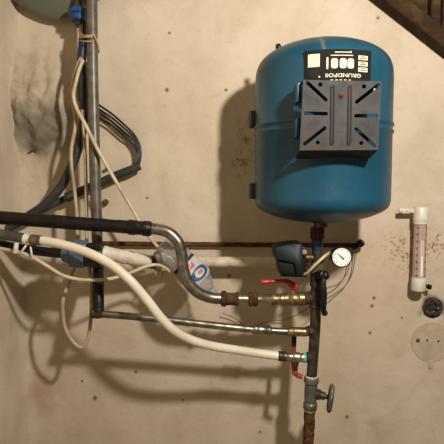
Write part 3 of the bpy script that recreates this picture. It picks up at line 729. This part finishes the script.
bm = bmesh.new(); turned(bm, ba.lerp(bb, .905), ba.lerp(bb, 1.0), [(0, 4.3 * kb), (.1, 5.6 * kb), (.25, 5.6 * kb), (.3, 4.3 * kb), (1, 4.2 * kb)], 16)
emit('neck', bm, CM, bo)
# ties at the pipe beside the bottle
emit('wire_tie', tube(px((154, 255, .115), (157, 252, .122), (161, 256, .125), (162, 265, .122), (158, 271, .112), (154, 266, .085), (154, 258, .085)), 1.3 * KB, 8), M['string'], label='pale string tied round the white pipe beside the bottle', cat='string')
for i, (q, lb) in enumerate(((((159, 268, .12), (155.5, 274, .122), (154, 282, .121)), 'short loose string end hanging left under the tied white pipe'), (((160, 268, .12), (163, 273, .122), (161, 279, .123)), 'short loose string end hanging right under the tied white pipe'))):
    emit('string_end', tube(px(*q), .8 * KB, 6), M['string'], label=lb, cat='string', group='loose string ends')

# ------------------------------------------------------------------ cables at the left
emit('looped_cable', tube(px((81, 58, .1), (77.5, 66, .105), (74.5, 76, .105), (72.5, 88, .104), (73.5, 103, .102), (75.5, 118, .102), (74.5, 132, .104), (71.5, 148, .106), (71.5, 165, .11), (74.5, 190, .115), (76.8, 215, .12), (77.3, 240, .125), (75.5, 262, .135), (69, 282, .155), (63, 302, .165), (64.5, 325, .162), (71.5, 340, .158), (81.5, 347.5, .155), (88, 338, .155), (91, 315, .158), (91, 290, .16), (89, 262, .128), (86.6, 238, .11), (86.6, 215, .105), (86, 185, .1), (85.2, 160, .1), (84.3, 140, .1), (82.5, 110, .09)), 1.8 * S(.11), 10),
     M['loop_cable'], label='beige cable hanging down the left and looping under the blue coupling', cat='cable')
emit('diagonal_cable', tube(px((83, 60, .112), (79, 70, .118), (76, 82, .118), (73.5, 95, .116), (76.5, 108, .118), (85, 124, .13), (98, 150, .138), (115, 180, .13), (130, 205, .12), (143, 228, .118), (156, 245, .112), (163, 251, .106)), 1.8 * S(.12), 10),
     M['beige_cable'], label='beige cable slanting down right from the blue sleeve to the bottle', cat='cable')
emit('sagging_cable', tube(px((-34, 240, .205), (-14, 245, .215), (0, 248.5, .22), (18, 252, .225), (32, 257, .228), (48, 266.5, .228), (62, 275, .226), (78, 279.3, .222), (95, 280, .22), (112, 278.5, .205), (130, 273, .19), (148, 266, .175), (160, 265.5, .168), (172, 273, .172), (184, 284, .174), (196, 291, .166), (207, 296, .168), (216, 297, .166)), 1.8 * S(.2), 10),
     M['beige_cable'], label='beige cable sagging from the left edge below the white hose', cat='cable')
for u, v, u1, v1, lb in ((16.5, 243.5, 15.2, 252.5, 'wide white cable tie, leftmost below the white hose end'), (26.5, 245, 20.5, 253, 'slanting white cable tie between the wide tie and the upright tie'), (30.6, 247, 31.8, 256, 'thin upright white cable tie under the hose ferrule')):
    w = 2.2 if u < 20 else 1.0
    bm = bmesh.new(); add_tube(bm, spline(px((u, v, .232), ((u + u1) / 2, (v + v1) / 2, .236), (u1, v1, .234)), 6), w * S(.17), 8)
    emit('cable_tie', bm, M['white_pl'], label=lb, cat='cable tie', group='white cable ties at the hose end')
# blue sleeve and copper sheath out of the vessel
cv = thing('taped_cable', P(82, 64, .12), 'pinkish cable bundle wrapped in dark blue tape under the left vessel', 'cable')
emit('copper_sheath', tube(px((81, 24, .075), (81.2, 32, .085), (82, 42, .095)), 2.2 * S(.13), 10), M['copper'], cv)
emit('dark_core', tube(px((84.5, 22, .068), (85, 32, .082), (84, 42, .094)), 1.7 * S(.13), 10), M['black_rub'], cv)
emit('blue_sleeve', tube(px((83.6, 38.5, .094), (83, 48, .094), (82, 56, .093), (81.2, 65.5, .09)), 4.6 * S(.12), 14), M['blue_tape'], cv, label='dark blue tape sleeve')
dh = thing('dark_hose', P(45, 212, .08), 'dark grey hose curving from the upright pipe down to the lower left', 'hose')
emit('hose', tube(px((82, 62, .085), (82.5, 80, .08), (83.5, 100, .078), (83.5, 120, .076), (79, 145, .076), (71, 168, .076), (60, 188, .076), (47, 203, .076), (30, 215, .078), (12, 226, .08), (-14, 238, .1), (-26, 244, .12)), 4.6 * S(.085), 16), M['hose_grey'], dh)
emit('tape_wrap', tube(px((82.3, 76, .081), (83, 90, .079), (83.6, 101, .078)), 5.6 * S(.095), 14), M['black_rub'], dh, label='black tape wrap')
sc_ = thing('spliced_cable', P(100, 188, .05), 'black four wire cable looping right of the upright pipe into a dark splice tube', 'cable')
HS = .03
emit('splice_tube', tube(px((139.5, 165.5, HS), (132, 169.5, HS), (118, 175, HS), (102, 182, .03), (84, 190, .03), (70, 196.5, .04)), 4.4 * S(HS), 14), M['hose_grey'], sc_, label='dark splice tube')
emit('tape_band', tube(px((76, 193.5, .035), (66, 198, .043)), 4.9 * S(HS), 14, 0), M['black_rub'], sc_)
emit('tail', tube(px((68, 197, .042), (56, 203, .05), (44, 209, .06), (36, 212.5, .07)), 3.4 * S(HS), 12), M['hose_grey'], sc_)
for i, (du, dv) in enumerate(((0, 0), (-1.5, 4.0), (-3.2, 8.0), (-5, 12.5))):
    f_ = 1 - i * .05
    emit('wire', tube(px((88, 93 + dv * .7, .02), (98, 104 + dv, .022), (112, 114 + dv * .95, .024), (124, 124.5 + dv * .9, .026), (134 + du * .6, 134.5 + dv * .55, .028 - .001 * i), (139.3 + du * .7, 144 + dv * .35, .029 - .001 * i), (140.8 + du * .55, 155 + dv * .1, .03), (138.8 + du * .25, 166, HS)), 1.05 * S(HS), 8), M['black_pl'], sc_)
bm = bmesh.new()
for k, (v0, dz) in enumerate(((34.5, 1), (38, -1), (40, 1.5))):
    pts = []
    for j in range(25):
        a = 2 * PI * j / 24
        pts.append(P(88.5 + 8.2 * math.cos(a), v0 + dz * math.sin(a), .102 + .024 * math.sin(a)))
    add_tube(bm, pts, .75 * S(.1), 6)
add_tube(bm, spline(px((94, 35, .127), (97, 41, .125), (99, 50, .11), (98, 53, .095)), 6), .7 * S(.1), 6)
emit('string_tie', bm, M['string'], label='tan string wound round the upright pipe and the taped cable', cat='string')
# small wall fixings
bm = bmesh.new(); turned(bm, P(105, 203, -.004), P(105.5, 202, .016), [(0, 1.6 * S(0)), (.6, 1.8 * S(0)), (.62, 3.1 * S(0)), (.9, 3.1 * S(0)), (1, 2 * S(0))], 12)
emit('wall_screw', bm, M['rust'], label='rusty screw head in the wall just right of the upright pipe', cat='screw')
bm = bmesh.new(); turned(bm, P(107.5, 171, -.004), P(106.5, 168, .02), [(0, 1.0 * S(0)), (.8, 1.0 * S(0)), (.82, 1.8 * S(0)), (1, 1.6 * S(0))], 10)
emit('wall_nail', bm, M['rustdark'], label='small nail in the wall above the splice tube', cat='nail')

# ------------------------------------------------------------------ black connector with thin wires, right of the gauge
bc = thing('cable_plug', P(358, 246, .02), 'small black cable plug on the wall right of the gauge', 'plug')
bm = bmesh.new(); turned(bm, P(352, 247.5, .02), P(358.5, 245, .026), [(0, 2.6 * S(0)), (.2, 3.4 * S(0)), (.8, 3.2 * S(0)), (1, 2.2 * S(0))], 14, lump=.0012, lumpf=140); emit('plug_body', bm, M['black_pl'], bc)
bm = bmesh.new(); turned(bm, P(358, 245, .026), P(363, 241.5, .032), [(0, 2.6 * S(0)), (.2, 3.9 * S(0)), (.8, 3.9 * S(0)), (1, 2.8 * S(0))], 14); emit('cap', bm, M['black_pl'], bc)
emit('thin_wire', tube(px((356, 249, .022), (354.5, 262, .02), (351.5, 275, .018), (345, 286, .018), (336, 293, .03), (328, 298, .06), (320, 301, .12)), .45 * S(.02), 6), M['thinwire'], label='thin grey wire from the plug down to the riser, right of its pair', cat='wire', group='thin wires under the plug')
emit('thin_wire', tube(px((353.5, 249, .024), (350, 262, .024), (346.5, 274, .024), (338, 284, .03), (330, 287, .05), (320, 291, .12)), .45 * S(.02), 6), M['thinwire'], label='thin grey wire from the plug down to the riser, left of its pair', cat='wire', group='thin wires under the plug')
emit('thin_wire', tube(px((222, 313, .02), (234, 318, .015), (248, 326, .012), (268, 322, .012), (290, 318, .03), (312, 306, .14)), .45 * S(.02), 6), M['thinwire'], label='thin grey wire curving on the wall below the brass couplings', cat='wire')

# ------------------------------------------------------------------ thermometer
th = thing('thermometer', P(418.5, 291, .03), 'white tube wall thermometer with side arm on the right of the wall', 'thermometer')
HT = .032; KT = S(HT)
ta, tb = P(421, 207, HT), P(418.3, 290.5, HT)
def tp(f): return ta.lerp(tb, f)
bm = bmesh.new(); turned(bm, tp(0), tp(.2), [(0, 6.6 * KT), (.06, 7.3 * KT), (.8, 7.3 * KT), (.82, 6.9 * KT), (1, 6.9 * KT)], 24); emit('top_cap', bm, M['white_pl'], th)
bm = bmesh.new(); turned(bm, tp(.84), tp(1), [(0, 6.9 * KT), (.15, 6.9 * KT), (.17, 7.2 * KT), (.92, 7.2 * KT), (1, 6.5 * KT)], 24); emit('bottom_cap', bm, M['white_pl'], th)
bm = bmesh.new(); turned(bm, tp(.15), tp(.9), [(0, 6.2 * KT), (1, 6.2 * KT)], 24)
tube_o = emit('scale_tube', bm, mat('milky_scale_tube', rgb(190, 164, 148), rgb(172, 146, 130), .3, 0, 14), th, label='milky pinkish scale tube')
TX = Vector((1, 0, 0)); TD = (tb - ta).normalized()
def scale_mark(f, x, w, hgt, off=.0005):
    """mark on the front of the tube at height fraction f, x in photo pixels from its axis"""
    bm = bmesh.new(); r = 6.2 * KT + off; n = 4; G = []
    for i in range(n + 1):
        xx = (x - w / 2 + w * i / n) * KT; yy = -math.sqrt(max(1e-9, r * r - xx * xx))
        c = tp(f); G.append((bm.verts.new(c + Vector((xx, yy, 0)) + TD * hgt * KT / 2), bm.verts.new(c + Vector((xx, yy, 0)) - TD * hgt * KT / 2)))
    for i in range(n): bm.faces.new((G[i][0], G[i + 1][0], G[i + 1][1], G[i][1]))
    return bm
def merge(bms):
    o = bmesh.new()
    for b in bms:
        me = bpy.data.meshes.new('x'); b.to_mesh(me); o.from_mesh(me); b.free(); bpy.data.meshes.remove(me)
    return o
marks = []
for k in range(36):
    f = .215 + .61 * k / 35
    marks.append(scale_mark(f, -3.6 if k % 5 else -3.3, 1.6 if k % 5 else 2.6, .45)); marks.append(scale_mark(f, 3.6 if k % 5 else 3.3, 1.6 if k % 5 else 2.6, .45))
for k in range(8):
    f = .225 + .6 * k / 7.4
    marks.append(scale_mark(f + .018, -4.4, 1.3, 2.4)); marks.append(scale_mark(f + .018, 4.4, 1.3, 2.4))
emit('graduation', merge(marks), M['faint'], tube_o, sharp=180)
emit('capillary', scale_mark(.60, 0, 2.0, 36, .0008), M['dial'], tube_o, sharp=180)
emit('fluid_column', scale_mark(.40, 0, 1.0, 30, .0011), mat('pale_red_fluid', rgb(196, 128, 112), None, .4), tube_o, sharp=180)
bm = bmesh.new(); q = P(406.5, 210.6, .03); add_box(bm, q, (15 * KT, .008, 4.2 * KT), bev=.0012)
for u in (402, 407): turned(bm, P(u, 210.8, .034), P(u, 210.8, .037), [(0, 1.1 * KT), (1, .9 * KT)], 10)
emit('side_arm', bm, M['white_pl'], th)
bm = bmesh.new(); turned(bm, P(402, 210.8, .03), P(402, 210.8, -.003), [(0, 1.6 * KT), (1, 1.6 * KT)], 10)
emit('standoff', bm, M['white_pl'], th)
bm = bmesh.new(); turned(bm, P(424, 285, .03), P(431, 287.5, .03), [(0, 1.6 * KT), (.5, 1.6 * KT), (.52, 2.6 * KT), (.95, 2.6 * KT), (1, 1.8 * KT)], 12)
emit('screw', bm, M['black_pl'], th, label='black screw')
bm = bmesh.new(); turned(bm, P(419, 284, .03), P(419, 284, -.003), [(0, 2.4 * KT), (1, 2.4 * KT)], 10)
emit('standoff', bm, M['white_pl'], th)

# ------------------------------------------------------------------ plugged hole and round patch, lower right
bm = bmesh.new(); c = P(433, 308, 0); k = S(0)
rings = []
for i in range(9):
    q = i / 8; ring = []
    for j in range(36):
        a = 2 * PI * j / 36; rr = q * (10.2 + .9 * noise.noise(Vector((math.cos(a) * 2, math.sin(a) * 2, 1)))) * k
        x, z = c.x + rr * math.cos(a), c.z + rr * math.sin(a)
        dep = .0035 + .012 * noise.fractal(Vector((x * 110, z * 110, 4)), 1, 2, 4) + .003 * (1 - q)
        dep = dep * (1 - q ** 6) + .001 * q ** 6
        ring.append(bm.verts.new((x, -dep, z)))
    rings.append(ring)
for i in range(8):
    for j in range(36): bm.faces.new((rings[i][j], rings[i][(j + 1) % 36], rings[i + 1][(j + 1) % 36], rings[i + 1][j]))
bmesh.ops.remove_doubles(bm, verts=bm.verts[:], dist=1e-5)
emit('plugged_hole', bm, M['grime'], label='round crumbling black plug in the wall below the thermometer', cat='plug', sharp=50)
c = P(431.8, 342, 0)
o_ = [(21 * k * (1 + .02 * math.sin(3 * a)) * math.cos(a), 20.5 * k * math.sin(a)) for a in [2 * PI * j / 48 for j in range(48)]]
holes = [circle(((u - 431.8) * k, -(v - 342) * k), r * k, 10) for u, v, r in ((417.5, 340, 2.1), (427, 340, 1.1), (438, 341, 1.1), (446, 341, 1.9))]
b = flat_shape(o_, holes, extrude=.0006, bevel=.0005)
for v in b.verts: v.co = Vector((c.x + v.co.x, -relief(c.x, c.z) - .0006 - v.co.z, c.z + v.co.y))
pt = thing('cover_plate', c + Vector((0, -.002, 0)), 'flat round plaster coloured cover disc with small holes below the black plug', 'cover')
emit('disc', b, M['patch'], pt, sharp=40)
for u, v, r in ((417.5, 340, 2.3), (427, 340, 1.3), (438, 341, 1.3), (446, 341, 2.1)):
    bm = bmesh.new(); turned(bm, P(u, v, -.001), P(u, v, .0018), [(0, r * k), (1, r * k)], 10); emit('hole_shade', bm, M['grime'], pt)  # dark discs set in the open holes, painting the shade inside them
bm = bmesh.new(); add_box(bm, P(430.5, 364.5, .0014), (4.5 * k, .0022, 9 * k), bev=.0008); emit('tab', bm, M['patch'], pt)

# ------------------------------------------------------------------ camera, light, air
cd = bpy.data.cameras.new('camera'); cam = bpy.data.objects.new('camera', cd); C.objects.link(cam)
cam.location = CAM; cam.rotation_euler = (PI / 2 - PITCH, 0, 0); cd.sensor_fit = 'HORIZONTAL'; cd.sensor_width = 36; cd.lens = 36 * F / 444; cd.clip_start = .02
bpy.context.scene.camera = cam
# bulb position that throws the photographed shadows
HL = 1.0
L = Vector((.375, -HL, CAM.z + .44))
ld = bpy.data.lights.new('bulb', 'POINT'); lo = bpy.data.objects.new('bulb', ld); C.objects.link(lo); lo.location = L
ld.energy = 60; ld.color = (1, .94, .88); ld.shadow_soft_size = .03
w = bpy.data.worlds.new('cellar_air'); bpy.context.scene.world = w; w.use_nodes = True
wn = w.node_tree; bg = wn.nodes['Background']
tc = wn.nodes.new('ShaderNodeTexCoord'); sx = wn.nodes.new('ShaderNodeSeparateXYZ'); mr = wn.nodes.new('ShaderNodeMapRange'); mx = wn.nodes.new('ShaderNodeMix'); mx.data_type = 'RGBA'
wn.links.new(tc.outputs['Generated'], sx.inputs[0]); wn.links.new(sx.outputs[2], mr.inputs[0]); mr.inputs[1].default_value = -1; mr.inputs[2].default_value = 1
wn.links.new(mr.outputs[0], mx.inputs[0]); mx.inputs[6].default_value = (.62, .52, .31, 1); mx.inputs[7].default_value = (1, .89, .6, 1)
wn.links.new(mx.outputs[2], bg.inputs[0]); bg.inputs[1].default_value = .2
vs = bpy.context.scene.view_settings
vs.view_transform = 'Standard'; vs.look = 'None'; vs.exposure = -.15; vs.gamma = 1; vs.use_curve_mapping = False
